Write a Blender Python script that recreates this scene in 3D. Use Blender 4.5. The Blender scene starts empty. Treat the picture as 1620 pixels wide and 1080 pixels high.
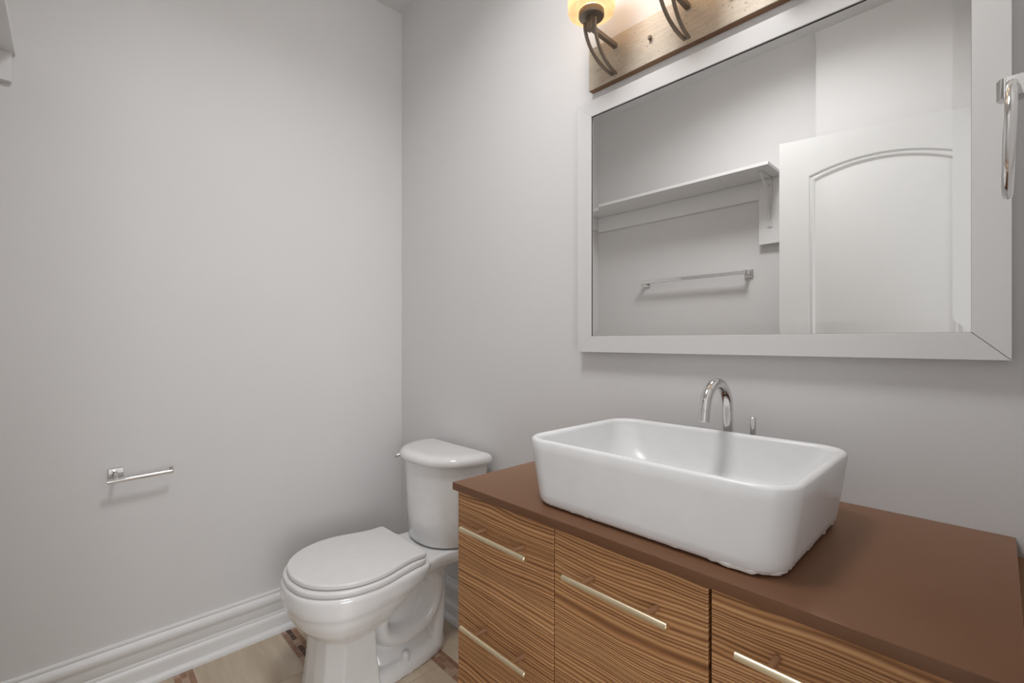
import bpy, bmesh, math, random
from mathutils import Vector, Matrix
random.seed(7)
PI = math.pi
C = bpy.context.scene.collection
SC = bpy.context.scene

# ------------------------------------------------------------------ camera, world, lights, exposure
cam_d = bpy.data.cameras.new('camera')
cam = bpy.data.objects.new('camera', cam_d); C.objects.link(cam)
cam_d.sensor_width = 36.0
cam_d.lens = 735.0 / 1620.0 * 36.0
cam_d.clip_start = 0.01
cam.location = (2.0, -1.166, 1.155)
cam.rotation_euler = (math.radians(90), 0, math.atan2(0.72414, 0.68966))
SC.camera = cam

SC.view_settings.view_transform = 'Standard'
SC.view_settings.look = 'None'
SC.view_settings.gamma = 1.0
SC.view_settings.use_curve_mapping = False
SC.view_settings.exposure = -0.03

world = bpy.data.worlds.new('world'); SC.world = world
world.use_nodes = True
bg = world.node_tree.nodes['Background']
bg.inputs[0].default_value = (0.965, 0.98, 1.0, 1)
bg.inputs[1].default_value = .95

CEIL_W, BULB_W, HALL_W = 11.0, .75, 29.0
def area_light(name, loc, size, watts, col=(1, 1, 1), rot=(0, 0, 0), shape='DISK'):
    d = bpy.data.lights.new(name, 'AREA'); d.shape = shape; d.size = size
    d.energy = watts; d.color = col
    o = bpy.data.objects.new(name, d); C.objects.link(o)
    o.location = loc; o.rotation_euler = rot
    return o
area_light('ceiling_lamp_light', (1.30, -0.74, 2.690), 0.42, CEIL_W, (.98, .985, 1.0)).data.spread = math.radians(152)
# added fill light beyond the doorway; no window stands there
area_light('hall_fill_light', (3.9, -1.60, 1.15), 1.4, HALL_W, (.96, .98, 1.0), (math.radians(88), 0, math.atan2(3.0, .75)))

# ------------------------------------------------------------------ mesh helpers
ORIGIN = {}
def build(name, verts, faces, mat, parent=None, base=None, smooth=35, kind=None):
    """link one mesh object; vertices are given in room coordinates"""
    if parent is not None:
        base = ORIGIN[parent.name]
    base = Vector(base or (0, 0, 0))
    me = bpy.data.meshes.new(name)
    me.from_pydata([tuple(Vector(v) - base) for v in verts], [], faces)
    bm = bmesh.new(); bm.from_mesh(me)
    bmesh.ops.recalc_face_normals(bm, faces=bm.faces)
    bm.to_mesh(me); bm.free()
    if smooth:
        for p in me.polygons: p.use_smooth = True
        me.set_sharp_from_angle(angle=math.radians(smooth))
    me.materials.append(mat)
    o = bpy.data.objects.new(name, me); C.objects.link(o)
    if parent is not None:
        o.parent = parent
        ORIGIN[o.name] = tuple(base)
    else:
        o.location = base
        ORIGIN[o.name] = tuple(base)
    if kind: o['kind'] = kind
    return o

def thing(name, label, cat, loc, group=None):
    o = bpy.data.objects.new(name, None); C.objects.link(o)
    o.empty_display_size = 0.05
    o.location = loc; ORIGIN[o.name] = tuple(loc)
    o['label'] = label; o['category'] = cat
    if group: o['group'] = group
    return o

class M:
    """collects shapes into one mesh"""
    def __init__(s): s.v = []; s.f = []
    def add(s, vs, fs):
        n = len(s.v); s.v += [tuple(v) for v in vs]; s.f += [tuple(i + n for i in f) for f in fs]; return s
    def box(s, x0, x1, y0, y1, z0, z1, bev=0.0, seg=2):
        bm = bmesh.new()
        bmesh.ops.create_cube(bm, size=1)
        for v in bm.verts:
            v.co = Vector((x0 + (x1 - x0) * (v.co.x + .5), y0 + (y1 - y0) * (v.co.y + .5), z0 + (z1 - z0) * (v.co.z + .5)))
        if bev:
            bmesh.ops.bevel(bm, geom=list(bm.edges), offset=bev, segments=seg, affect='EDGES', profile=0.6)
        bm.verts.index_update()
        s.add([v.co.copy() for v in bm.verts], [[v.index for v in f.verts] for f in bm.faces]); bm.free(); return s
    def loft(s, rings, cap0=True, cap1=True, closed=True):
        n = len(rings[0]); vs = [v for r in rings for v in r]; fs = []
        for i in range(len(rings) - 1):
            for j in range(n if closed else n - 1):
                k = (j + 1) % n
                fs.append((i * n + j, i * n + k, (i + 1) * n + k, (i + 1) * n + j))
        if cap0: fs.append(tuple(range(n))[::-1])
        if cap1: fs.append(tuple((len(rings) - 1) * n + j for j in range(n)))
        return s.add(vs, fs)
    def tube(s, pts, r, n=16, cap=True, sx=1.0, lat=None):
        pts = [Vector(p) for p in pts]
        rs = r if isinstance(r, (list, tuple)) else [r] * len(pts)
        rings = []; up = None
        for i, p in enumerate(pts):
            t = (pts[min(i + 1, len(pts) - 1)] - pts[max(i - 1, 0)]).normalized()
            if up is None:
                a = Vector((0, 0, 1)) if abs(t.z) < .9 else Vector((1, 0, 0))
                if lat is not None: a = Vector(lat).cross(t)     # sx then widens the tube along lat
                up = (a - t * a.dot(t)).normalized()
            else:
                up = (up - t * up.dot(t)).normalized()
            w = t.cross(up)
            rings.append([p + up * math.cos(2 * PI * k / n) * rs[i] + w * math.sin(2 * PI * k / n) * rs[i] * sx for k in range(n)])
        return s.loft(rings, cap, cap)
    def ribbon(s, pts, w, t):
        """flat strap: pts path lies roughly in a plane of constant x; w along x, t across"""
        pts = [Vector(p) for p in pts]; rings = []
        for i, p in enumerate(pts):
            d = (pts[min(i + 1, len(pts) - 1)] - pts[max(i - 1, 0)]).normalized()
            xa = Vector((1, 0, 0)); xa = (xa - d * xa.dot(d)).normalized(); nn = d.cross(xa)
            rings.append([p + xa * a * w / 2 + nn * b * t / 2 for a, b in ((-1, -1), (1, -1), (1, 1), (-1, 1))])
        return s.loft(rings)
    def lathe(s, prof, cx, cy, n=40, cap0=True, cap1=True):
        rings = [[(cx + r * math.cos(2 * PI * k / n), cy + r * math.sin(2 * PI * k / n), z) for k in range(n)] for r, z in prof]
        return s.loft(rings, cap0, cap1)
    def sweep(s, prof, p0, p1, nrm):
        """profile of (distance from wall, height) extruded straight from p0 to p1"""
        nrm = Vector(nrm); rings = []
        for p in (p0, p1):
            p = Vector(p); rings.append([p + nrm * d + Vector((0, 0, z)) for d, z in prof])
        return s.loft(rings)
    def build(s, name, mat, parent=None, base=None, smooth=35, kind=None):
        return build(name, s.v, s.f, mat, parent, base, smooth, kind)

def catmull(pts, per=8):
    out = []
    P = [pts[0]] + list(pts) + [pts[-1]]
    for i in range(1, len(P) - 2):
        for k in range(per):
            t = k / per
            q = []
            for a in range(len(pts[0])):
                p0, p1, p2, p3 = (P[i - 1][a], P[i][a], P[i + 1][a], P[i + 2][a])
                q.append(.5 * (2 * p1 + (p2 - p0) * t + (2 * p0 - 5 * p1 + 4 * p2 - p3) * t * t + (3 * p1 - p0 - 3 * p2 + p3) * t ** 3))
            out.append(tuple(q))
    out.append(tuple(pts[-1]))
    return out

def rrect(x0, x1, y0, y1, r, z, n=8):
    out = []
    for cx, cy, a0 in ((x1 - r, y1 - r, 0), (x0 + r, y1 - r, 90), (x0 + r, y0 + r, 180), (x1 - r, y0 + r, 270)):
        for k in range(n + 1):
            a = math.radians(a0 + 90 * k / n)
            out.append((cx + r * math.cos(a), cy + r * math.sin(a), z))
    return out

# ------------------------------------------------------------------ materials
def new_mat(name):
    m = bpy.data.materials.new(name); m.use_nodes = True
    nt = m.node_tree; return m, nt, nt.nodes['Principled BSDF']
def N(nt, typ, **kw):
    n = nt.nodes.new(typ)
    for k, v in kw.items(): setattr(n, k, v)
    return n
def math_n(nt, op, a, b=None, c=None):
    n = N(nt, 'ShaderNodeMath', operation=op)
    for i, x in enumerate((a, b, c)):
        if x is None: continue
        if isinstance(x, (int, float)): n.inputs[i].default_value = x
        else: nt.links.new(x, n.inputs[i])
    return n.outputs[0]
def noise(nt, vec, scale, detail=2, rough=.5):
    n = N(nt, 'ShaderNodeTexNoise'); nt.links.new(vec, n.inputs['Vector'])
    n.inputs['Scale'].default_value = scale; n.inputs['Detail'].default_value = detail; n.inputs['Roughness'].default_value = rough
    return n.outputs['Fac']
def ramp(nt, fac, stops):
    n = N(nt, 'ShaderNodeValToRGB'); nt.links.new(fac, n.inputs[0])
    e = n.color_ramp.elements
    while len(e) < len(stops): e.new(.5)
    for i, (p, c) in enumerate(stops):
        e[i].position = p; e[i].color = (*c, 1)
    return n.outputs[0]
def bump(nt, h, dist, strength=1.0):
    n = N(nt, 'ShaderNodeBump'); n.inputs['Distance'].default_value = dist; n.inputs['Strength'].default_value = strength
    nt.links.new(h, n.inputs['Height']); return n.outputs[0]
def coords(nt, which='Object'):
    return N(nt, 'ShaderNodeTexCoord').outputs[which]
def mapping(nt, vec, scale=(1, 1, 1), loc=(0, 0, 0)):
    n = N(nt, 'ShaderNodeMapping'); nt.links.new(vec, n.inputs[0])
    n.inputs['Scale'].default_value = scale; n.inputs['Location'].default_value = loc; return n.outputs[0]

def paint(name, col, rough=.55, bumpy=.0004, scale=60, spec=.35):
    m, nt, p = new_mat(name)
    co = coords(nt)
    a = noise(nt, co, 3.0, 3)
    c = ramp(nt, a, [(.3, tuple(x * .985 for x in col)), (.7, col)])
    nt.links.new(c, p.inputs['Base Color'])
    p.inputs['Roughness'].default_value = rough; p.inputs['Specular IOR Level'].default_value = spec
    if bumpy:
        nt.links.new(bump(nt, noise(nt, co, scale, 3), bumpy, .6), p.inputs['Normal'])
    return m
WALL = paint('wall_paint', (.735, .725, .72), .6)
CEIL = paint('ceiling_paint', (.72, .71, .70), .8)
TRIM = paint('trim_paint', (.80, .795, .79), .32, .0, spec=.5)
DOORM = paint('door_paint', (.68, .675, .665), .4, .00015, 120, spec=.4)
FRAME = paint('mirror_frame_paint', (.72, .71, .70), .38, .0001, 90, spec=.5)

def plain(name, col, rough, metal=0.0, spec=.5, coat=0.0):
    m, nt, p = new_mat(name)
    co = coords(nt)
    v = ramp(nt, noise(nt, co, 25, 2), [(.3, tuple(x * .97 for x in col)), (.7, col)])
    nt.links.new(v, p.inputs['Base Color'])
    p.inputs['Roughness'].default_value = rough; p.inputs['Metallic'].default_value = metal
    p.inputs['Specular IOR Level'].default_value = spec; p.inputs['Coat Weight'].default_value = coat
    p.inputs['Coat Roughness'].default_value = .04
    return m
PORC = plain('porcelain', (.85, .845, .84), .12, coat=.4)
SEATP = plain('seat_plastic', (.80, .79, .785), .3)
SINKP = plain('sink_ceramic', (.745, .742, .74), .26, spec=.35)
CHROME = plain('chrome', (.74, .73, .72), .06, 1.0)
SATIN = plain('satin_brass', (.86, .74, .52), .32, 1.0)
BRONZE = plain('bronze_metal', (.25, .205, .165), .45, .7)
CAULK = plain('caulk', (.75, .73, .71), .35)
DARK = plain('dark_recess', (.02, .012, .01), .8)
WHITEM = plain('white_metal', (.76, .75, .74), .35)
MIRROR, _nt, _p = new_mat('mirror_glass')
_v = ramp(_nt, noise(_nt, coords(_nt), 2, 1), [(.3, (.93, .935, .93)), (.7, (.94, .945, .94))])
_nt.links.new(_v, _p.inputs['Base Color'])
_p.inputs['Metallic'].default_value = 1.0; _p.inputs['Roughness'].default_value = .0

EDGE_SHADE = plain('edge_shade_brown', (.24, .135, .075), .5, .3)  # shade on the plate's unlit underside, put into this brown
def make_plate_mat():
    m, nt, p = new_mat('champagne_plate')
    co = coords(nt)
    streak = noise(nt, mapping(nt, co, (6, 6, 60)), 4, 4, .6)
    c = ramp(nt, streak, [(.3, (.47, .41, .33)), (.7, (.60, .54, .45))])
    pit = noise(nt, mapping(nt, co, (1, 1, 1.6)), 140, 2, .4)
    k = ramp(nt, pit, [(.27, (0, 0, 0)), (.32, (1, 1, 1))])
    mx = N(nt, 'ShaderNodeMix', data_type='RGBA')
    nt.links.new(k, mx.inputs[0]); mx.inputs[6].default_value = (.28, .22, .16, 1); nt.links.new(c, mx.inputs[7])
    nt.links.new(mx.outputs[2], p.inputs['Base Color'])
    p.inputs['Roughness'].default_value = .5; p.inputs['Metallic'].default_value = .25
    nt.links.new(bump(nt, k, .0006, .6), p.inputs['Normal'])
    return m
PLATE = make_plate_mat()

def make_shade_mat():
    m, nt, p = new_mat('amber_glass')
    co = coords(nt)
    w = N(nt, 'ShaderNodeTexNoise'); nt.links.new(mapping(nt, co, (9, 9, 5)), w.inputs['Vector'])
    w.inputs['Scale'].default_value = 1.4; w.inputs['Detail'].default_value = 3; w.inputs['Distortion'].default_value = 1.6
    c = ramp(nt, w.outputs['Fac'], [(.3, (.78, .40, .11)), (.5, (.93, .62, .24)), (.7, (1.0, .82, .50))])
    nt.links.new(c, p.inputs['Base Color'])
    p.inputs['Roughness'].default_value = .2
    tr = N(nt, 'ShaderNodeBsdfTranslucent'); wm = N(nt, 'ShaderNodeMix', data_type='RGBA'); wm.inputs[0].default_value = .95
    nt.links.new(c, wm.inputs[6]); wm.inputs[7].default_value = (.95, .95, .95, 1); nt.links.new(wm.outputs[2], tr.inputs[0])
    em = N(nt, 'ShaderNodeEmission'); nt.links.new(c, em.inputs[0]); em.inputs[1].default_value = .26
    m1 = N(nt, 'ShaderNodeMixShader'); m1.inputs[0].default_value = .5
    nt.links.new(p.outputs[0], m1.inputs[1]); nt.links.new(tr.outputs[0], m1.inputs[2])
    ad = N(nt, 'ShaderNodeAddShader'); nt.links.new(m1.outputs[0], ad.inputs[0]); nt.links.new(em.outputs[0], ad.inputs[1])
    nt.links.new(ad.outputs[0], nt.nodes['Material Output'].inputs[0])
    return m
SHADE = make_shade_mat()

def make_emit(name, col, s):
    m, nt, p = new_mat(name)
    p.inputs['Base Color'].default_value = (*col, 1)
    p.inputs['Emission Color'].default_value = (*col, 1); p.inputs['Emission Strength'].default_value = s
    return m
BULB = make_emit('bulb_glow', (1, .93, .82), 6.0)
LENS = make_emit('lamp_lens', (1, .98, .95), 4.0)

def make_wood():
    """embossed horizontal wood grain"""
    m, nt, p = new_mat('embossed_wood')
    co = coords(nt)
    oi = N(nt, 'ShaderNodeObjectInfo')
    sep = N(nt, 'ShaderNodeSeparateXYZ'); nt.links.new(co, sep.inputs[0])
    off = math_n(nt, 'MULTIPLY', oi.outputs['Object Index'], 3.17)
    cb = N(nt, 'ShaderNodeCombineXYZ')
    nt.links.new(math_n(nt, 'ADD', sep.outputs[0], off), cb.inputs[0])
    nt.links.new(sep.outputs[1], cb.inputs[1])
    nt.links.new(math_n(nt, 'ADD', sep.outputs[2], off), cb.inputs[2])
    v = cb.outputs[0]
    big = noise(nt, mapping(nt, v, (2.6, 1, 7.0)), 1.0, 2, .4)
    w1 = math_n(nt, 'MULTIPLY', math_n(nt, 'SUBTRACT', big, .5), .050)
    sm = noise(nt, mapping(nt, v, (9, 1, 30)), 1.0, 2, .5)
    w2 = math_n(nt, 'MULTIPLY', math_n(nt, 'SUBTRACT', sm, .5), .0045)
    zz = math_n(nt, 'ADD', math_n(nt, 'ADD', math_n(nt, 'ADD', sep.outputs[2], off), w1), w2)
    # spacing changes from tight to wide along the height
    cz = N(nt, 'ShaderNodeCombineXYZ'); nt.links.new(math_n(nt, 'MULTIPLY', zz, 11.0), cz.inputs[0])
    sp = noise(nt, cz.outputs[0], 1.0, 1, .5)
    ph = math_n(nt, 'ADD', math_n(nt, 'MULTIPLY', zz, 1000.0), math_n(nt, 'MULTIPLY', sp, 105.0))
    sn = math_n(nt, 'SINE', ph)
    rid = math_n(nt, 'POWER', math_n(nt, 'ADD', math_n(nt, 'MULTIPLY', sn, .5), .5), .7)
    sn2 = math_n(nt, 'SINE', math_n(nt, 'ADD', math_n(nt, 'MULTIPLY', ph, .37), 1.0))
    hgt = math_n(nt, 'ADD', math_n(nt, 'MULTIPLY', rid, .75), math_n(nt, 'MULTIPLY', sn2, .16))
    fib = noise(nt, mapping(nt, v, (25, 1, 900)), 1.0, 2, .6)
    shade = math_n(nt, 'ADD', math_n(nt, 'MULTIPLY', hgt, .62), math_n(nt, 'MULTIPLY', fib, .30))
    band = noise(nt, mapping(nt, v, (1.5, 1, 26)), 1.0, 2, .5)
    shade = math_n(nt, 'ADD', shade, math_n(nt, 'MULTIPLY', math_n(nt, 'SUBTRACT', band, .5), .35))
    c = ramp(nt, shade, [(.02, (.15, .060, .022)), (.38, (.37, .174, .070)), (.66, (.53, .29, .130)), (.98, (.73, .47, .26))])
    nt.links.new(c, p.inputs['Base Color'])
    p.inputs['Roughness'].default_value = .5; p.inputs['Specular IOR Level'].default_value = .35
    nt.links.new(bump(nt, hgt, .0016, .8), p.inputs['Normal'])
    return m
WOOD = make_wood()

def make_counter():
    m, nt, p = new_mat('brown_quartz')
    co = coords(nt)
    a = noise(nt, co, 9, 3)
    c = ramp(nt, a, [(.3, (.115, .049, .023)), (.7, (.123, .054, .027))])
    nt.links.new(c, p.inputs['Base Color'])
    p.inputs['Roughness'].default_value = .6; p.inputs['Specular IOR Level'].default_value = 0.0
    gl = N(nt, 'ShaderNodeBsdfGlossy'); gl.inputs['Color'].default_value = (1.0, .74, .58, 1); gl.inputs['Roughness'].default_value = .36
    fr = N(nt, 'ShaderNodeFresnel'); fr.inputs['IOR'].default_value = 1.72
    mx = N(nt, 'ShaderNodeMixShader'); nt.links.new(fr.outputs[0], mx.inputs[0])
    nt.links.new(p.outputs[0], mx.inputs[1]); nt.links.new(gl.outputs[0], mx.inputs[2])
    nt.links.new(mx.outputs[0], nt.nodes['Material Output'].inputs[0])
    return m
STONE = make_counter()

def make_floor():
    """cream vein tiles cut by mosaic strips that run along the room"""
    m, nt, p = new_mat('floor_tile')
    sep = N(nt, 'ShaderNodeSeparateXYZ'); nt.links.new(coords(nt), sep.inputs[0])
    X, Y = sep.outputs[0], sep.outputs[1]
    PER, SW, Y0 = 0.347, 0.057, -0.157
    v = math_n(nt, 'SUBTRACT', Y0, Y)                      # grows away from the mirror wall
    vm = math_n(nt, 'FLOORED_MODULO', v, PER)
    strip = math_n(nt, 'LESS_THAN', vm, SW)
    band = math_n(nt, 'FLOOR', math_n(nt, 'DIVIDE', v, PER))
    # large tiles
    tx = math_n(nt, 'ADD', math_n(nt, 'SUBTRACT', X, .02), math_n(nt, 'MULTIPLY', band, .305))
    tm = math_n(nt, 'FLOORED_MODULO', tx, .6)
    joint = math_n(nt, 'LESS_THAN', tm, .003)
    e1 = math_n(nt, 'LESS_THAN', math_n(nt, 'ABSOLUTE', math_n(nt, 'SUBTRACT', vm, SW)), .0012)
    tid = math_n(nt, 'FLOOR', math_n(nt, 'DIVIDE', tx, .6))
    cb = N(nt, 'ShaderNodeCombineXYZ')
    nt.links.new(math_n(nt, 'MULTIPLY', X, 2.2), cb.inputs[0])
    nt.links.new(math_n(nt, 'ADD', math_n(nt, 'MULTIPLY', Y, 16), math_n(nt, 'MULTIPLY', tid, 5.3)), cb.inputs[1])
    nt.links.new(math_n(nt, 'MULTIPLY', band, 3.7), cb.inputs[2])
    vein = noise(nt, cb.outputs[0], 1.0, 5, .6)
    tile = ramp(nt, vein, [(.25, (.40, .30, .205)), (.5, (.52, .42, .31)), (.75, (.61, .52, .41))])
    # mosaic bricks: three rows
    row = math_n(nt, 'FLOOR', math_n(nt, 'DIVIDE', vm, SW / 3))
    rf = math_n(nt, 'FRACT', math_n(nt, 'DIVIDE', vm, SW / 3))
    ux = math_n(nt, 'ADD', math_n(nt, 'DIVIDE', X, .046), math_n(nt, 'MULTIPLY', row, .43))
    ui = math_n(nt, 'FLOOR', ux); uf = math_n(nt, 'FRACT', ux)
    cc = N(nt, 'ShaderNodeCombineXYZ'); nt.links.new(ui, cc.inputs[0]); nt.links.new(row, cc.inputs[1]); nt.links.new(band, cc.inputs[2])
    wn = N(nt, 'ShaderNodeTexWhiteNoise', noise_dimensions='3D'); nt.links.new(cc.outputs[0], wn.inputs['Vector'])
    mos0 = ramp(nt, wn.outputs['Value'], [(0, (.07, .026, .013)), (.24, (.11, .045, .022)), (.26, (.26, .14, .085)), (.5, (.33, .2, .13)), (.52, (.40, .27, .19)), (.78, (.30, .155, .085)), (1.0, (.48, .36, .27))])
    for n_ in nt.nodes:
        if n_.type == 'VALTORGB' and n_.outputs[0] == mos0: n_.color_ramp.interpolation = 'CONSTANT'
    mv = noise(nt, cb.outputs[0], 9.0, 3, .6)
    mos = N(nt, 'ShaderNodeMix', data_type='RGBA', blend_type='OVERLAY'); mos.inputs[0].default_value = .5
    nt.links.new(mos0, mos.inputs[6]); nt.links.new(mv, mos.inputs[7])
    g = math_n(nt, 'MAXIMUM', math_n(nt, 'GREATER_THAN', math_n(nt, 'ABSOLUTE', math_n(nt, 'SUBTRACT', rf, .5)), .455),
               math_n(nt, 'GREATER_THAN', math_n(nt, 'ABSOLUTE', math_n(nt, 'SUBTRACT', uf, .5)), .478))
    def mix(f, a, b):
        n = N(nt, 'ShaderNodeMix', data_type='RGBA'); nt.links.new(f, n.inputs[0])
        for i, x in ((6, a), (7, b)):
            if isinstance(x, tuple): n.inputs[i].default_value = (*x, 1)
            else: nt.links.new(x, n.inputs[i])
        return n.outputs[2]
    mosg = mix(g, mos.outputs[2], (.40, .30, .22))
    tileg = mix(math_n(nt, 'MAXIMUM', joint, e1), tile, (.36, .29, .22))
    nt.links.new(mix(strip, tileg, mosg), p.inputs['Base Color'])
    p.inputs['Roughness'].default_value = .3
    return m
FLOOR = make_floor()

# ------------------------------------------------------------------ room shell
RX, WY, CZ = 2.04, -1.52, 2.74            # right wall, opposite wall, ceiling
T = .12
DY0, DY1, DZ = -1.40, -0.64, 2.07        # doorway in the right wall
def struct(name, m_, mat, smooth=0):
    return m_.build(name, mat, smooth=smooth, kind='structure')
struct('floor', M().box(-T, RX + 1.4, WY - T, T, -.08, 0), FLOOR)
struct('ceiling', M().box(-T, RX + T, WY - T, T, CZ, CZ + .1), CEIL)
struct('wall_back', M().box(0, RX, 0, T, 0, CZ), WALL)
struct('wall_left', M().box(-T, 0, WY - T, T, 0, CZ), WALL)
fw = M()
fw.add([(0, WY, 0), (1.395, WY, 0), (1.395, -1.465, 0), (RX, -1.465, 0), (RX, WY - T, 0), (0, WY - T, 0),
        (0, WY, CZ), (1.395, WY, CZ), (1.395, -1.465, CZ), (RX, -1.465, CZ), (RX, WY - T, CZ), (0, WY - T, CZ)],
       [(0, 1, 7, 6), (1, 2, 8, 7), (2, 3, 9, 8), (3, 4, 10, 9), (4, 5, 11, 10), (5, 0, 6, 11), (5, 4, 3, 2, 1, 0), (6, 7, 8, 9, 10, 11)])
struct('wall_front', fw, WALL)
rw = M()
rw.box(RX, RX + T, DY1, T, 0, CZ).box(RX, RX + T, WY - T, DY0, 0, CZ).box(RX, RX + T, DY0, DY1, DZ, CZ)
struct('wall_right', rw, WALL)

BASE = [(0, 0), (0, .166), (.005, .166), (.009, .163), (.010, .157), (.007, .154), (.009, .151), (.014, .147), (.0175, .139), (.018, .130),
        (.016, .122), (.012, .116), (.011, .109), (.011, .084), (.0095, .081), (.011, .078), (.011, .068), (.014, .066), (.018, .061), (.019, .054), (.019, .022),
        (.026, .020), (.032, .014), (.034, .006), (.034, 0)]
def baseboard(name, p0, p1, n):
    struct(name, M().sweep(BASE, p0, p1, n), TRIM, smooth=40)
baseboard('baseboard_left', (0.0005, WY, 0), (0.0005, 0, 0), (1, 0, 0))
baseboard('baseboard_back', (.034, -.0005, 0), (1.10, -.0005, 0), (0, -1, 0))
baseboard('baseboard_front', (.034, WY + .0005, 0), (1.395, WY + .0005, 0), (0, 1, 0))

# door casing and jamb
cs = M()
cs.box(RX - .016, RX - .0005, DY1 - .0, DY1 + .06, 0, DZ + .06, .004)
cs.box(RX - .016, RX - .0005, DY0 - .06, DY0, 0, DZ + .06, .004)
cs.box(RX - .016, RX - .0005, DY0, DY1, DZ, DZ + .06, .004)
cs.box(RX, RX + T, DY1 - .012, DY1 - .0005, 0, DZ - .013)
cs.box(RX, RX + T, DY0 + .0005, DY0 + .012, 0, DZ - .013)
cs.box(RX, RX + T, DY0 + .012, DY1 - .012, DZ - .013, DZ - .001)
struct('trim_1', cs, TRIM, 30)

# ------------------------------------------------------------------ door (seen in the mirror), ajar against the opposite wall
HX, HY = 2.012, -1.385
FXD, FYD = 1.307, -1.228
dl = math.hypot(FXD - HX, FYD - HY)
du = Vector(((FXD - HX) / dl, (FYD - HY) / dl, 0)); dn = Vector((-du.y, du.x, 0))
if dn.y < 0: dn = -dn
def D(u, d, z):
    """u from hinge to free edge, d out of the visible face, z up"""
    return Vector((HX, HY, 0)) + du * u + dn * d + Vector((0, 0, z))
def door_mesh():
    W, H0, H1, TH = dl, .008, 2.053, .035
    verts = []; faces = []
    def arch(inset, d, x0, x1, z0, zs, rise):
        x0 += inset; x1 -= inset; z0 += inset; zs -= inset
        pts = [(x0, z0), (x1, z0)]
        n = 24
        for k in range(n + 1):
            t = k / n; x = x1 + (x0 - x1) * t
            pts.append((x, zs + rise * (1 - (2 * t - 1) ** 2)))
        return [D(x, d, z) for x, z in pts]
    bm = bmesh.new()
    def ring(pts):
        vs = [bm.verts.new(p) for p in pts]
        es = [bm.edges.new((vs[i], vs[(i + 1) % len(vs)])) for i in range(len(vs))]
        return vs, es
    outer, eo = ring([D(0, 0, H0), D(W, 0, H0), D(W, 0, H1), D(0, 0, H1)])
    alle = list(eo)
    st = .113
    for (z0, zs, rise) in ((1.02, 1.886, .052), (.25, .86, .0)):
        prof = [(0, 0), (.004, -.006), (.010, -.006), (.013, -.002), (.018, -.003), (.024, -.009), (.034, -.009), (.058, -.002)]
        prev = None
        for ins, d in prof:
            vs, es = ring(arch(ins, d, st, W - st, z0, zs, rise))
            if prev is None: alle += es
            else:
                for i in range(len(vs)):
                    j = (i + 1) % len(vs)
                    bm.faces.new((prev[i], prev[j], vs[j], vs[i]))
            prev = vs
        bm.faces.new(prev)
    bmesh.ops.triangle_fill(bm, edges=alle, use_beauty=True)
    back = [bm.verts.new(D(u, -TH, z)) for u, z in ((0, H0), (W, H0), (W, H1), (0, H1))]
    for i in range(4):
        j = (i + 1) % 4; bm.faces.new((outer[i], outer[j], back[j], back[i]))
    bm.faces.new(back[::-1])
    bm.verts.index_update()
    v = [x.co.copy() for x in bm.verts]; f = [[x.index for x in fc.verts] for fc in bm.faces]
    bm.free(); return v, f
dv, df = door_mesh()
door = build('door_1', dv, df, DOORM, base=(HX, HY, 0), smooth=25, kind='structure')
# ------------------------------------------------------------------ ceiling lamp (above the frame)
cl = thing('ceiling_light', 'round flush white ceiling light in the middle of the ceiling', 'light', (1.30, -.74, CZ))
M().lathe([(.235, CZ - .0005), (.235, CZ - .030), (.228, CZ - .036), (.218, CZ - .036), (.216, CZ - .028), (.216, CZ - .0005)], 1.30, -.74, 48, False, False).build('trim_ring', WHITEM, cl)
M().lathe([(.2155, CZ - .012), (.2155, CZ - .034), (.12, CZ - .041), (.0, CZ - .043)], 1.30, -.74, 48, True, False).build('lens', LENS, cl)

# ------------------------------------------------------------------ vanity cabinet
CX0, CX1, CYF = 1.104, 2.019, -.508
CTOP, CTH = .822, .018
van = thing('vanity_cabinet', 'wood grain bathroom vanity cabinet with drawers under the brown countertop', 'cabinet', (1.56, -.25, 0))
VX0, VX1, VF = 1.109, 2.019, -.495
zt = CTOP - CTH
ca = M()
ca.box(VX0 + .001, VX0 + .018, VF + .020, -.02, .0, zt - .0005)
ca.box(VX1 - .018, VX1, VF + .020, -.02, .0, zt - .0005)
ca.box(VX0 + .018, VX1 - .018, -.038, -.022, .09, zt - .0005)
ca.box(VX0 + .018, VX1 - .018, VF + .020, -.038, .09, .108)
ca.box(VX0 + .018, VX1 - .018, VF + .09, VF + .106, .0, .09)
ca.box(VX0 + .018, VX1 - .018, VF + .021, VF + .06, zt - .02, zt - .0006)
ca.build('carcass', WOOD, van, smooth=0)
for dx in (1.4095, 1.710):
    M().box(dx - .009, dx + .009, VF + .021, -.04, .1085, zt - .0205).build('divider', DARK, van, smooth=0)
def front(name, x0, x1, z0, z1, idx):
    o = M().box(x0, x1, VF, VF + .018, z0, z1, .0012, 1).build(name, WOOD, van)
    o.pass_index = idx
    return o
POSTM = plain('wood_reflection_post', (.42, .25, .15), .4, .6)  # brown paints in the wood reflected by the posts
def handle(par, x0, x1, z, px0, px1):
    """round bar on two posts"""
    y = -.531
    mm = M()
    mm.tube([(x0, y, z), (x0 + .0008, y, z), (x1 - .0008, y, z), (x1, y, z)], [.0048, .0058, .0058, .0048], 20)
    h = mm.build('handle', SATIN, par)
    for px in (px0, px1):
        M().tube([(px, VF - .0003, z), (px, y + .003, z)], .0048, 14).build('handle_post', POSTM, h)
g = .0012
zs = [(.802, .586), (.5845, .372), (.3705, .10)]
for i, (a, b) in enumerate(zs):
    d = front('drawer', VX0, 1.4105, b, a, 1 + i)
    zc = (.736, .514, .30)[i]
    handle(d, 1.166, 1.371, zc, 1.212, 1.33)
d = front('door', 1.4125, 1.7075, .10, .802, 5)
handle(d, 1.463, 1.664, .736, 1.503, 1.627)
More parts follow.
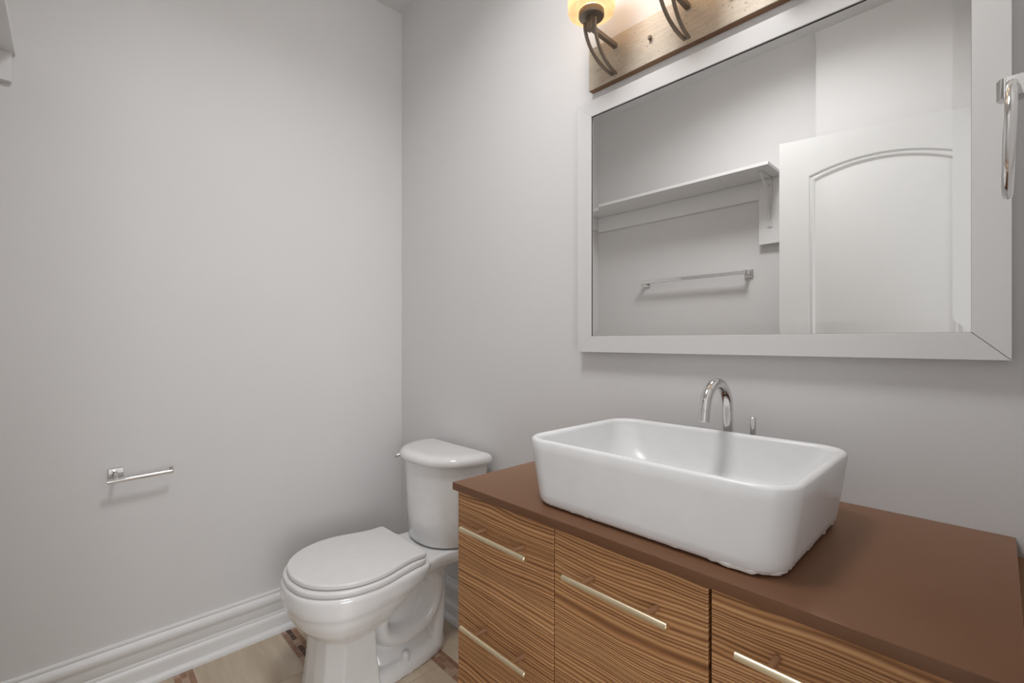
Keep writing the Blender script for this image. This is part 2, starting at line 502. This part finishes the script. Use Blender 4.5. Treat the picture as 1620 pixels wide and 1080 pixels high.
for i, (a, b) in enumerate(zs):
    d = front('drawer', 1.7125, VX1 - .002, b, a, 7 + i)
    zc = (.742, .514, .30)[i]
    handle(d, 1.759, 1.962, zc, 1.80, 1.925)

ct = M().box(CX0, CX1, CYF, -.0015, CTOP - CTH, CTOP, .0015, 2).build('countertop', STONE, base=(1.56, -.25, CTOP - CTH))
ct['label'] = 'dark brown stone countertop on the wood grain vanity, under the white sink'; ct['category'] = 'countertop'
# filler strip between cabinet and right wall
fs = M().box(CX1 + .001, RX - .001, CYF + .02, -.001, .0, .79).build('filler_strip', WOOD, base=(2.03, -.25, 0), smooth=0)
fs['label'] = 'narrow wood filler strip between the right wall and the vanity end'; fs['category'] = 'filler strip'

# ------------------------------------------------------------------ vessel sink
sink = thing('vessel_sink', 'white rectangular ceramic vessel sink standing on the brown countertop', 'sink', (1.555, -.28, CTOP))
def sink_mesh():
    bx0, bx1, by0, by1 = 1.324, 1.794, -.470, -.110     # at the counter
    tx0, tx1, ty0, ty1 = 1.298, 1.812, -.474, -.098     # at the rim
    zt_ = .955
    rings = []
    def R(t, z, ins, r):
        L = lambda a, b: a + (b - a) * t
        return rrect(L(bx0, tx0) + ins, L(bx1, tx1) - ins, L(by0, ty0) + ins, L(by1, ty1) - ins, r, z, 10)
    z0 = CTOP + .0012
    rings.append(R(0, z0, .012, .045))
    rings.append(R(.02, z0 + .003, .004, .050))
    rings.append(R(.1, z0 + .010, .0, .054))
    for k in range(1, 9):
        t = k / 9; rings.append(R(.1 + .86 * t, z0 + .010 + (zt_ - .012 - z0 - .010) * t, 0, .054 + .004 * t))
    for a in (20, 45, 70, 90):
        ra = math.radians(a)
        rings.append(R(1, zt_ - .009 + .009 * math.sin(ra), .008 * (1 - math.cos(ra)), .058 - .008 * (1 - math.cos(ra))))
    for a in (25, 50, 75, 90):
        ra = math.radians(a)
        rings.append(R(1, zt_ - .010 + .010 * math.cos(ra), .008 + .010 * math.sin(ra), .048))
    for z, ins, r_ in ((.935, .0205, .052), (.915, .025, .060), (.893, .032, .070), (.873, .042, .078), (.857, .056, .08), (.848, .075, .075), (.844, .10, .06), (.8425, .13, .04)):
        rings.append(R(1, z, ins, r_))
    rings.append(R(1, .842, .165, .018))
    m_ = M(); m_.loft(rings, True, True); return m_
sink_mesh().build('basin', SINKP, sink, smooth=50)
M().lathe([(.022, .8425), (.022, .8445), (.018, .846), (.0, .8465)], 1.555, -.286, 28, True, False).build('drain', CHROME, sink)
cb_ = M()
path = rrect(1.332, 1.787, -.463, -.118, .046, CTOP + .0072, 10)
path.append(path[0]); pp = []
for i, q in enumerate(path): pp.append(q)
cb_pts = []; cb_r = []
n = len(pp)
dense = []
for i in range(n - 1):
    a, b = Vector(pp[i]), Vector(pp[i + 1]); k = max(1, int((b - a).length / .008))
    for j in range(k): dense.append(a + (b - a) * j / k)
dense.append(Vector(pp[-1]))
for q in dense:
    messy = 1.0 if (q.x > 1.70) else .35
    cb_pts.append(q + Vector((random.uniform(-1, 1), random.uniform(-1, 1), 0)) * .0012 * messy)
    cb_r.append(.0036 + random.uniform(-.0004, .0034) * messy)
cb_pts[-1] = cb_pts[0]; cb_r[-1] = cb_r[0]
cb_.tube(cb_pts, cb_r, 8)
cb_.build('caulk_bead', CAULK, sink)

# ------------------------------------------------------------------ faucet and its handle
FX, FY = 1.5625, -.055
fa = thing('faucet', 'tall chrome gooseneck faucet with separate stick handle behind the white sink', 'faucet', (FX, FY, CTOP))
M().lathe([(.026, CTOP + .0005), (.026, CTOP + .006), (.022, CTOP + .010), (.0125, CTOP + .011)], FX, FY, 32).build('base_ring', CHROME, fa)
pts = [(FX, FY, CTOP + .009), (FX, FY, .92), (FX, FY, .99), (FX, FY, 1.0)]
R_ = .061
a_end = 168
for k in range(1, 25):
    a = math.radians(a_end * k / 24)
    pts.append((FX, FY - R_ + R_ * math.cos(a), 1.0 + R_ * math.sin(a)))
td = Vector((0, -math.sin(math.radians(a_end)), math.cos(math.radians(a_end))))
endp = Vector(pts[-1])
e1 = endp + td * .006
pts.append(tuple(e1))
M().tube(pts, .0118, 24).build('spout', CHROME, fa)
M().tube([e1 + td * .0012, e1 + td * .0245, e1 + td * .0255], [.0118, .0118, .0108], 24).build('aerator', CHROME, fa)
M().lathe([(.019, CTOP + .0005), (.019, CTOP + .03), (.018, CTOP + .032), (.006, CTOP + .033)], 1.618, FY, 28).build('valve_body', CHROME, fa)
M().tube([(1.618, FY, CTOP + .032), (1.618, FY, .984), (1.618, FY, .985)], [.0064, .0064, .0056], 18).build('stick_handle', CHROME, fa)

# ------------------------------------------------------------------ mirror
mi = thing('wall_mirror', 'large rectangular wall mirror in a pale grey frame above the sink', 'mirror', (1.556, -.015, 1.124))
ox0, ox1, oz0, oz1 = 1.100, 2.014, 1.123, 1.879
ix0, ix1, iz0, iz1 = 1.152, 1.966, 1.171, 1.831
fy0, fy1 = -.030, -.001
gp = .00055
def rail(a, b, c, d):
    vs = [(x, y, z) for y in (fy0, fy1) for x, z in (a, b, c, d)]
    fr = M().add(vs, [(0, 1, 2, 3), (7, 6, 5, 4), (0, 4, 5, 1), (1, 5, 6, 2), (2, 6, 7, 3), (3, 7, 4, 0)])
    fo = fr.build('frame_rail', FRAME, mi, smooth=0)
    bmod = fo.modifiers.new('edge', 'BEVEL'); bmod.width = .0005; bmod.segments = 1
rail((ox0, oz1), (ox1, oz1), (ix1, iz1), (ix0, iz1))
rail((ox0, oz0), (ox0, oz1), (ix0, iz1), (ix0, iz0))
rail((ox0, oz0), (ix0, iz0), (ix1 - gp, iz0), (ox1 - gp, oz0))
rail((ix1, iz0 + gp), (ix1, iz1), (ox1, oz1), (ox1, oz0 + gp))
# dark strips paint the shadow line along the frame's inner lip
lw = .0016
for a in ((ix0, ix1, iz1 - lw, iz1), (ix0, ix0 + lw, iz0, iz1), (ix0, ix1, iz0, iz0 + lw * .3), (ix1 - lw * .3, ix1, iz0, iz1)):
    M().box(a[0], a[1], -.0262, -.0252, a[2], a[3]).build('lip_shadow', DARK, mi, smooth=0)
gl = M()
bw = .024; tl = math.tan(math.radians(1.6)) * bw
gx0, gx1, gz0, gz1 = ix0 + .0002, ix1 - .0002, iz0 + .0002, iz1 - .0002
yf = -.0258; yb = -.012
o4 = [(gx0, yf + tl, gz0), (gx1, yf + tl, gz0), (gx1, yf + tl, gz1), (gx0, yf + tl, gz1)]
i4 = [(gx0 + bw, yf, gz0 + bw), (gx1 - bw, yf, gz0 + bw), (gx1 - bw, yf, gz1 - bw), (gx0 + bw, yf, gz1 - bw)]
b4 = [(x, yb, z) for x, y, z in o4]
gl.add(b4 + o4 + i4, [(3, 2, 1, 0), (0, 1, 5, 4), (1, 2, 6, 5), (2, 3, 7, 6), (3, 0, 4, 7), (4, 5, 9, 8), (5, 6, 10, 9), (6, 7, 11, 10), (7, 4, 8, 11), (8, 9, 10, 11)])
gl.build('mirror_glass', MIRROR, mi, smooth=0)

# ------------------------------------------------------------------ vanity light
vl = thing('vanity_light', 'three-lamp vanity light with amber glass shades above the mirror', 'light', (1.45, -.012, 1.915))
PX0, PX1 = 1.137, 1.765
M().box(PX0, PX1, -.0195, -.0008, 1.915, 2.041, .0008, 1).build('shaded_edge_pan', EDGE_SHADE, vl)
M().box(PX0 + .0006, PX1 - .0006, -.0215, -.0194, 1.9156, 2.0404, .0006, 1).build('face_plate', PLATE, vl)
for sx in (1.345, 1.557):
    M().box(sx - .0042, sx + .0042, -.031, -.0208, 1.974, 1.984, .0012, 1).build('screw', BRONZE, vl)
LY = -.137
def lamp(lx):
    ar = M()
    ar.box(lx - .0065, lx + .0065, LY + .004, -.0208, 2.003, 2.016, .001, 1)
    ar.box(lx - .011, lx + .011, LY - .011, LY + .006, 2.001, 2.040, .0015, 1)
    arm = ar.build('arm', BRONZE, vl)
    for sgn in (-1, 1):
        path = []
        for k in range(21):
            t = PI / 2 * k / 20
            path.append((lx + sgn * (.0165 - .0115 * (k / 20) ** 1.3), -.0275 - (.1165) * math.cos(t), 2.020 - .094 * math.sin(t)))
        path.insert(0, (lx + sgn * .0165, -.144, 2.027))
        M().ribbon(path, .0075, .006).build('strap', BRONZE, arm)
    M().lathe([(.012, 2.034), (.033, 2.036), (.0345, 2.039), (.0345, 2.051), (.033, 2.053), (.020, 2.062)], lx, LY, 40).build('socket_cup', BRONZE, arm)
    M().lathe([(.0335, 2.0535), (.043, 2.0500), (.050, 2.0460), (.056, 2.0460), (.061, 2.0495), (.0635, 2.057), (.064, 2.070), (.064, 2.20), (.0625, 2.202), (.0605, 2.20), (.0605, 2.071), (.0590, 2.060), (.055, 2.0530), (.046, 2.0545), (.034, 2.0575)], lx, LY, 56, False, False).build('glass_shade', SHADE, arm, smooth=60)
    M().lathe([(.012, 2.066), (.013, 2.085), (.018, 2.105), (.022, 2.125), (.020, 2.142), (.012, 2.153), (.002, 2.156)], lx, LY, 24).build('bulb', BULB, arm)
    d = bpy.data.lights.new('bulb_light', 'POINT'); d.energy = BULB_W; d.shadow_soft_size = .02; d.color = (.74, .87, 1.0)
    o = bpy.data.objects.new('bulb_light', d); C.objects.link(o); o.location = (lx, LY, 2.178)
for lx in (1.233, 1.4505, 1.668): lamp(lx)

# ------------------------------------------------------------------ toilet paper holder on the left wall
tp = thing('toilet_paper_holder', 'empty chrome toilet paper holder arm on the left wall', 'toilet paper holder', (0, -1.05, .715))
M().box(.0006, .009, -1.076, -1.036, .714, .742, .0015, 1).build('wall_plate', CHROME, tp)
M().tube([(.008, -1.058, .727), (.03, -1.058, .727), (.045, -1.058, .722), (.050, -1.058, .715)], .0055, 14).build('post', CHROME, tp)
tb = M()
tb.tube([(.050, -1.081, .7085), (.050, -1.080, .7085), (.050, -.912, .7135), (.050, -.911, .7135)], [.0055, .0070, .0070, .0055], 20)
tb.tube([(.050, -.9145, .709), (.050, -.9145, .727), (.050, -.9145, .7285)], [.0060, .0060, .0045], 14)
tb.build('roll_bar', CHROME, tp)

# ------------------------------------------------------------------ shelf on the opposite wall (left end seen directly, rest in the mirror)
sh = thing('wall_shelf', 'white painted wall shelf with cleats in the mirror, its end at upper left', 'shelf', (.62, WY, 1.9))
M().box(.001, 1.243, WY + .001, -1.281, 1.995, 2.011, .001, 1).build('board', TRIM, sh)
M().box(.021, 1.243, WY + .001, WY + .019, 1.898, 1.9945, .001, 1).build('cleat', TRIM, sh)
M().box(.001, .020, WY + .001, -1.288, 1.910, 1.9945, .001, 1).build('cleat', TRIM, sh)
M().box(1.134, 1.233, WY + .0195, WY + .034, 1.657, 1.9945, .001, 1).build('backing_board', TRIM, sh)
br = M()
bx = 1.186
br.ribbon([(bx, WY + .0365, 1.74), (bx, WY + .0365, 1.88), (bx, WY + .0365, 1.990)], .022, .004)
br.ribbon([(bx, WY + .037, 1.9925), (bx, WY + .12, 1.9925), (bx, WY + .185, 1.9925)], .018, .004)
br.ribbon([(bx, WY + .039, 1.775), (bx, WY + .05, 1.84), (bx, WY + .085, 1.92), (bx, WY + .165, 1.991)], .008, .006)
bk = br.build('bracket', WHITEM, sh)
for z in (1.752, 1.955):
    M().tube([(bx, WY + .0383, z), (bx, WY + .0405, z)], .005, 14).build('screw', CHROME, bk)

# ------------------------------------------------------------------ towel bar on the opposite wall (seen in the mirror)
tw = thing('towel_bar', 'square chrome towel bar below the shelf, seen in the mirror', 'towel bar', (.77, WY, 1.52))
M().box(.455, 1.085, -1.471, -1.455, 1.511, 1.528, .001, 1).build('bar', CHROME, tw)
for x in (.468, 1.075):
    po = M(); po.box(x - .022, x + .022, WY + .0008, WY + .010, 1.496, 1.540, .002, 1)
    po.box(x - .014, x + .014, WY + .0098, WY + .018, 1.504, 1.532, .002, 1)
    po.box(x - .009, x + .009, WY + .0178, -1.450, 1.510, 1.530, .0015, 1)
    po.build('post', CHROME, tw)

# ------------------------------------------------------------------ towel ring on the right wall
tr = thing('towel_ring', 'chrome towel ring on the right wall beside the mirror', 'towel ring', (RX, -.335, 1.50))
rg = M()
ty, tz, RR = -.335, 1.400, .0645
mnt = M()
mnt.tube([(RX - .0005, ty, tz + RR - .002), (RX - .008, ty, tz + RR - .002)], .022, 28)
mnt.build('wall_plate', CHROME, tr)
hk = M()
outl = [(RX - .007, -.011), (RX - .034, -.011), (RX - .040, -.008), (RX - .043, 0), (RX - .040, .008), (RX - .034, .011), (RX - .007, .011)]
zc = tz + RR - .002
hk.loft([[(x, ty + y, z) for x, y in outl] for z in (zc - .012, zc + .012)])
hk.build('hook', CHROME, tr)
circ = []
for k in range(49):
    a = 2 * PI * k / 48
    circ.append((RX - .030 - .002 * (1 - math.cos(a)), ty + RR * math.sin(a), tz + RR * math.cos(a)))
rg.tube(circ, .0055, 14, cap=False)
rg.build('ring', CHROME, tr, smooth=60)

# ------------------------------------------------------------------ toilet
XC = .485
to = thing('toilet', 'white two-piece toilet with closed lid in the back left corner', 'toilet', (XC, -.36, 0))
def sym(prof, z, per=6, dx=0.0):
    """outline from right half profile [(half width, y) from back to front], mirrored about the toilet axis"""
    r = catmull(prof, per)
    right = [(XC + dx + w, y, z) for w, y in r]
    left = [(XC + dx - w, y, z) for w, y in r[::-1] if w > 1e-6]
    return right + left
LIDP = [(.140, -.274), (.155, -.277), (.159, -.288), (.157, -.325), (.166, -.37), (.184, -.43), (.190, -.485), (.182, -.54), (.158, -.592), (.118, -.634), (.065, -.661), (.0, -.671)]
def inset(prof, d, yc=-.46):
    return [(max(0, w - d) if w > 0 else 0, y + (d if y < yc else -d)) for w, y in prof]
def slab(prof, z0, z1, r, n=4, per=6):
    rings = [sym(inset(prof, r), z0, per)]
    for k in range(1, n + 1):
        a = PI / 2 * k / n; rings.append(sym(inset(prof, r * (1 - math.sin(a))), z0 + r * (1 - math.cos(a)), per))
    for k in range(0, n + 1):
        a = PI / 2 * k / n; rings.append(sym(inset(prof, r * (1 - math.cos(a))), z1 - r * (1 - math.sin(a)), per))
    return rings
M().loft(slab(LIDP, .4155, .432, .005)).build('lid', SEATP, to, smooth=50)
SEATO = [(.142, -.276), (.157, -.281), (.164, -.295), (.169, -.33), (.180, -.38), (.192, -.43), (.197, -.485), (.190, -.545), (.166, -.60), (.124, -.644), (.068, -.672), (.0, -.682)]
M().loft(slab(SEATO, .3945, .4135, .006)).build('seat', SEATP, to, smooth=50)
for s in (-1, 1):
    M().box(XC + s * .075 - .022, XC + s * .075 + .022, -.275, -.250, .3945, .414, .004).build('hinge', SEATP, to)

# bowl, deck, trapway and foot are one casting
bd = M()
RIM = [(.14, -.255), (.165, -.27), (.182, -.33), (.191, -.40), (.198, -.47), (.194, -.545), (.170, -.605), (.127, -.65), (.07, -.678), (.0, -.688)]
def scaled(prof, kx, y_b, y_f):
    ys = [p[1] for p in prof]; a, b = max(ys), min(ys)
    return [(w * kx, y_b + (y - a) / (b - a) * (y_f - y_b)) for w, y in prof]
rings = []
for z, kx, yb_, yf_ in ((.216, .52, -.44, -.575), (.224, .66, -.43, -.600), (.238, .77, -.415, -.622), (.258, .865, -.395, -.646), (.281, .93, -.375, -.664), (.305, .965, -.345, -.676), (.328, .978, -.315, -.682), (.334, .992, -.305, -.686), (.350, 1.0, -.275, -.689), (.380, 1.0, -.255, -.688), (.390, .985, -.257, -.686), (.394, .955, -.262, -.680)):
    rings.append(sym(scaled(RIM, kx, yb_, yf_), z))
bd.loft(rings)
# front column, faceted
def col(z, w, yb_, yf_, c):
    return [(XC + w, yb_, z), (XC + w, yf_ + c * 1.5, z), (XC + w - c, yf_ + c * .28, z), (XC + w - 2.2 * c, yf_, z), (XC - w + 2.2 * c, yf_, z), (XC - w + c, yf_ + c * .28, z), (XC - w, yf_ + c * 1.5, z), (XC - w, yb_, z)]
bd.loft([col(z, w, yb_, yf_, c) for z, w, yb_, yf_, c in ((0, .124, -.425, -.626, .042), (.06, .120, -.432, -.616, .040), (.14, .116, -.438, -.606, .038), (.225, .115, -.442, -.600, .036))])
# deck under the tank
deck = []
DK = [(.150, -.028), (.158, -.034), (.158, -.06), (.140, -.13), (.136, -.19), (.148, -.25), (.164, -.31), (.170, -.36), (.150, -.41), (.0, -.43)]
for z, k in ((.335, .86), (.345, .94), (.36, .985), (.38, 1.0), (.387, .99), (.390, .965)):
    deck.append(sym([(w * k, y) for w, y in DK], z))
bd.loft(deck)
# web under the deck and trapway
web = []
for z, w, y0, y1 in ((.0, .075, -.150, -.44), (.06, .072, -.150, -.44), (.12, .040, -.14, -.44), (.20, .032, -.13, -.44), (.27, .034, -.12, -.44), (.34, .115, -.085, -.44)):
    web.append(rrect(XC - w, XC + w, y1, y0, min(w, .06) * .9, z, 5))
bd.loft(web)
path = catmull([(XC, -.335, .325), (XC, -.375, .265), (XC, -.400, .20), (XC, -.385, .150), (XC, -.33, .122), (XC, -.255, .128), (XC, -.205, .165), (XC, -.178, .225), (XC, -.18, .285), (XC, -.225, .325), (XC, -.28, .33)], 5)
bd.tube(path, [.040] * len(path), 24, sx=2.35, lat=(1, 0, 0))
path = catmull([(XC, -.165, .33), (XC, -.16, .25), (XC, -.163, .15), (XC, -.175, .02)], 5)
bd.tube(path, [.042] * len(path), 24, sx=2.0, lat=(1, 0, 0))
# foot
ft = []
FT = [(.02, -.112), (.045, -.125), (.070, -.155), (.087, -.21), (.099, -.28), (.106, -.36), (.110, -.43), (.09, -.45), (.0, -.45)]
for z, k in ((0, 1.0), (.022, 1.0), (.034, .97), (.046, .90), (.055, .80)):
    ft.append(sym([(w * k, y) for w, y in FT], z))
bd.loft(ft)
bowl = bd.build('bowl', PORC, to, smooth=0)
rm = bowl.modifiers.new('cast', 'REMESH'); rm.mode = 'VOXEL'; rm.voxel_size = .0042; rm.use_smooth_shade = True
smo = bowl.modifiers.new('soft', 'SMOOTH'); smo.factor = .5; smo.iterations = 9
for s in (-1, 1):
    M().lathe([(.015, .040), (.015, .062), (.0135, .068), (.009, .072), (.001, .0735)], XC + s * .082, -.315, 24).build('bolt_cap', PORC, to)

def dshape(hw, yb_, yf_, z, rc=.012, p=2.35, n=40):
    """flat at the back, bowed at the front"""
    out = [(XC + hw - rc, yb_, z), (XC + hw - rc * .3, yb_ - rc * .3, z)]
    depth = (yb_ - rc) - yf_
    for k in range(n + 1):
        a = PI * k / n
        cx = math.cos(a); sy = math.sin(a)
        out.append((XC + hw * math.copysign(abs(cx) ** (2 / p), cx), yb_ - rc - depth * abs(sy) ** (2 / p * 1.12), z))
    out += [(XC - hw + rc * .3, yb_ - rc * .3, z), (XC - hw + rc, yb_, z)]
    return out
tk = []
for z, hw, yf_ in ((.3925, .150, -.205), (.397, .160, -.214), (.408, .166, -.220), (.50, .180, -.222), (.60, .190, -.224), (.699, .197, -.226)):
    tk.append(dshape(hw, -.03, yf_, z))
M().loft(tk).build('tank', PORC, to, smooth=60)
ld = []
for z, hw, yf_ in ((.6995, .203, -.234), (.702, .209, -.240), (.710, .2115, -.243), (.720, .2115, -.243), (.728, .208, -.238), (.7335, .201, -.229), (.7365, .190, -.217), (.738, .172, -.198), (.7385, .15, -.175)):
    ld.append(dshape(hw, -.022 - (.0 if z < .73 else (.2115 - hw) * .25), yf_, z, .008, 2.6))
M().loft(ld).build('tank_lid', PORC, to, smooth=60)
lv = M()
lv.tube([(XC - .183, -.165, .685), (XC - .202, -.168, .685)], .011, 18)
lv.tube([(XC - .200, -.160, .686), (XC - .207, -.175, .684), (XC - .209, -.192, .679)], [.007, .0065, .006], 12, sx=.7)
lv.build('flush_lever', CHROME, to)
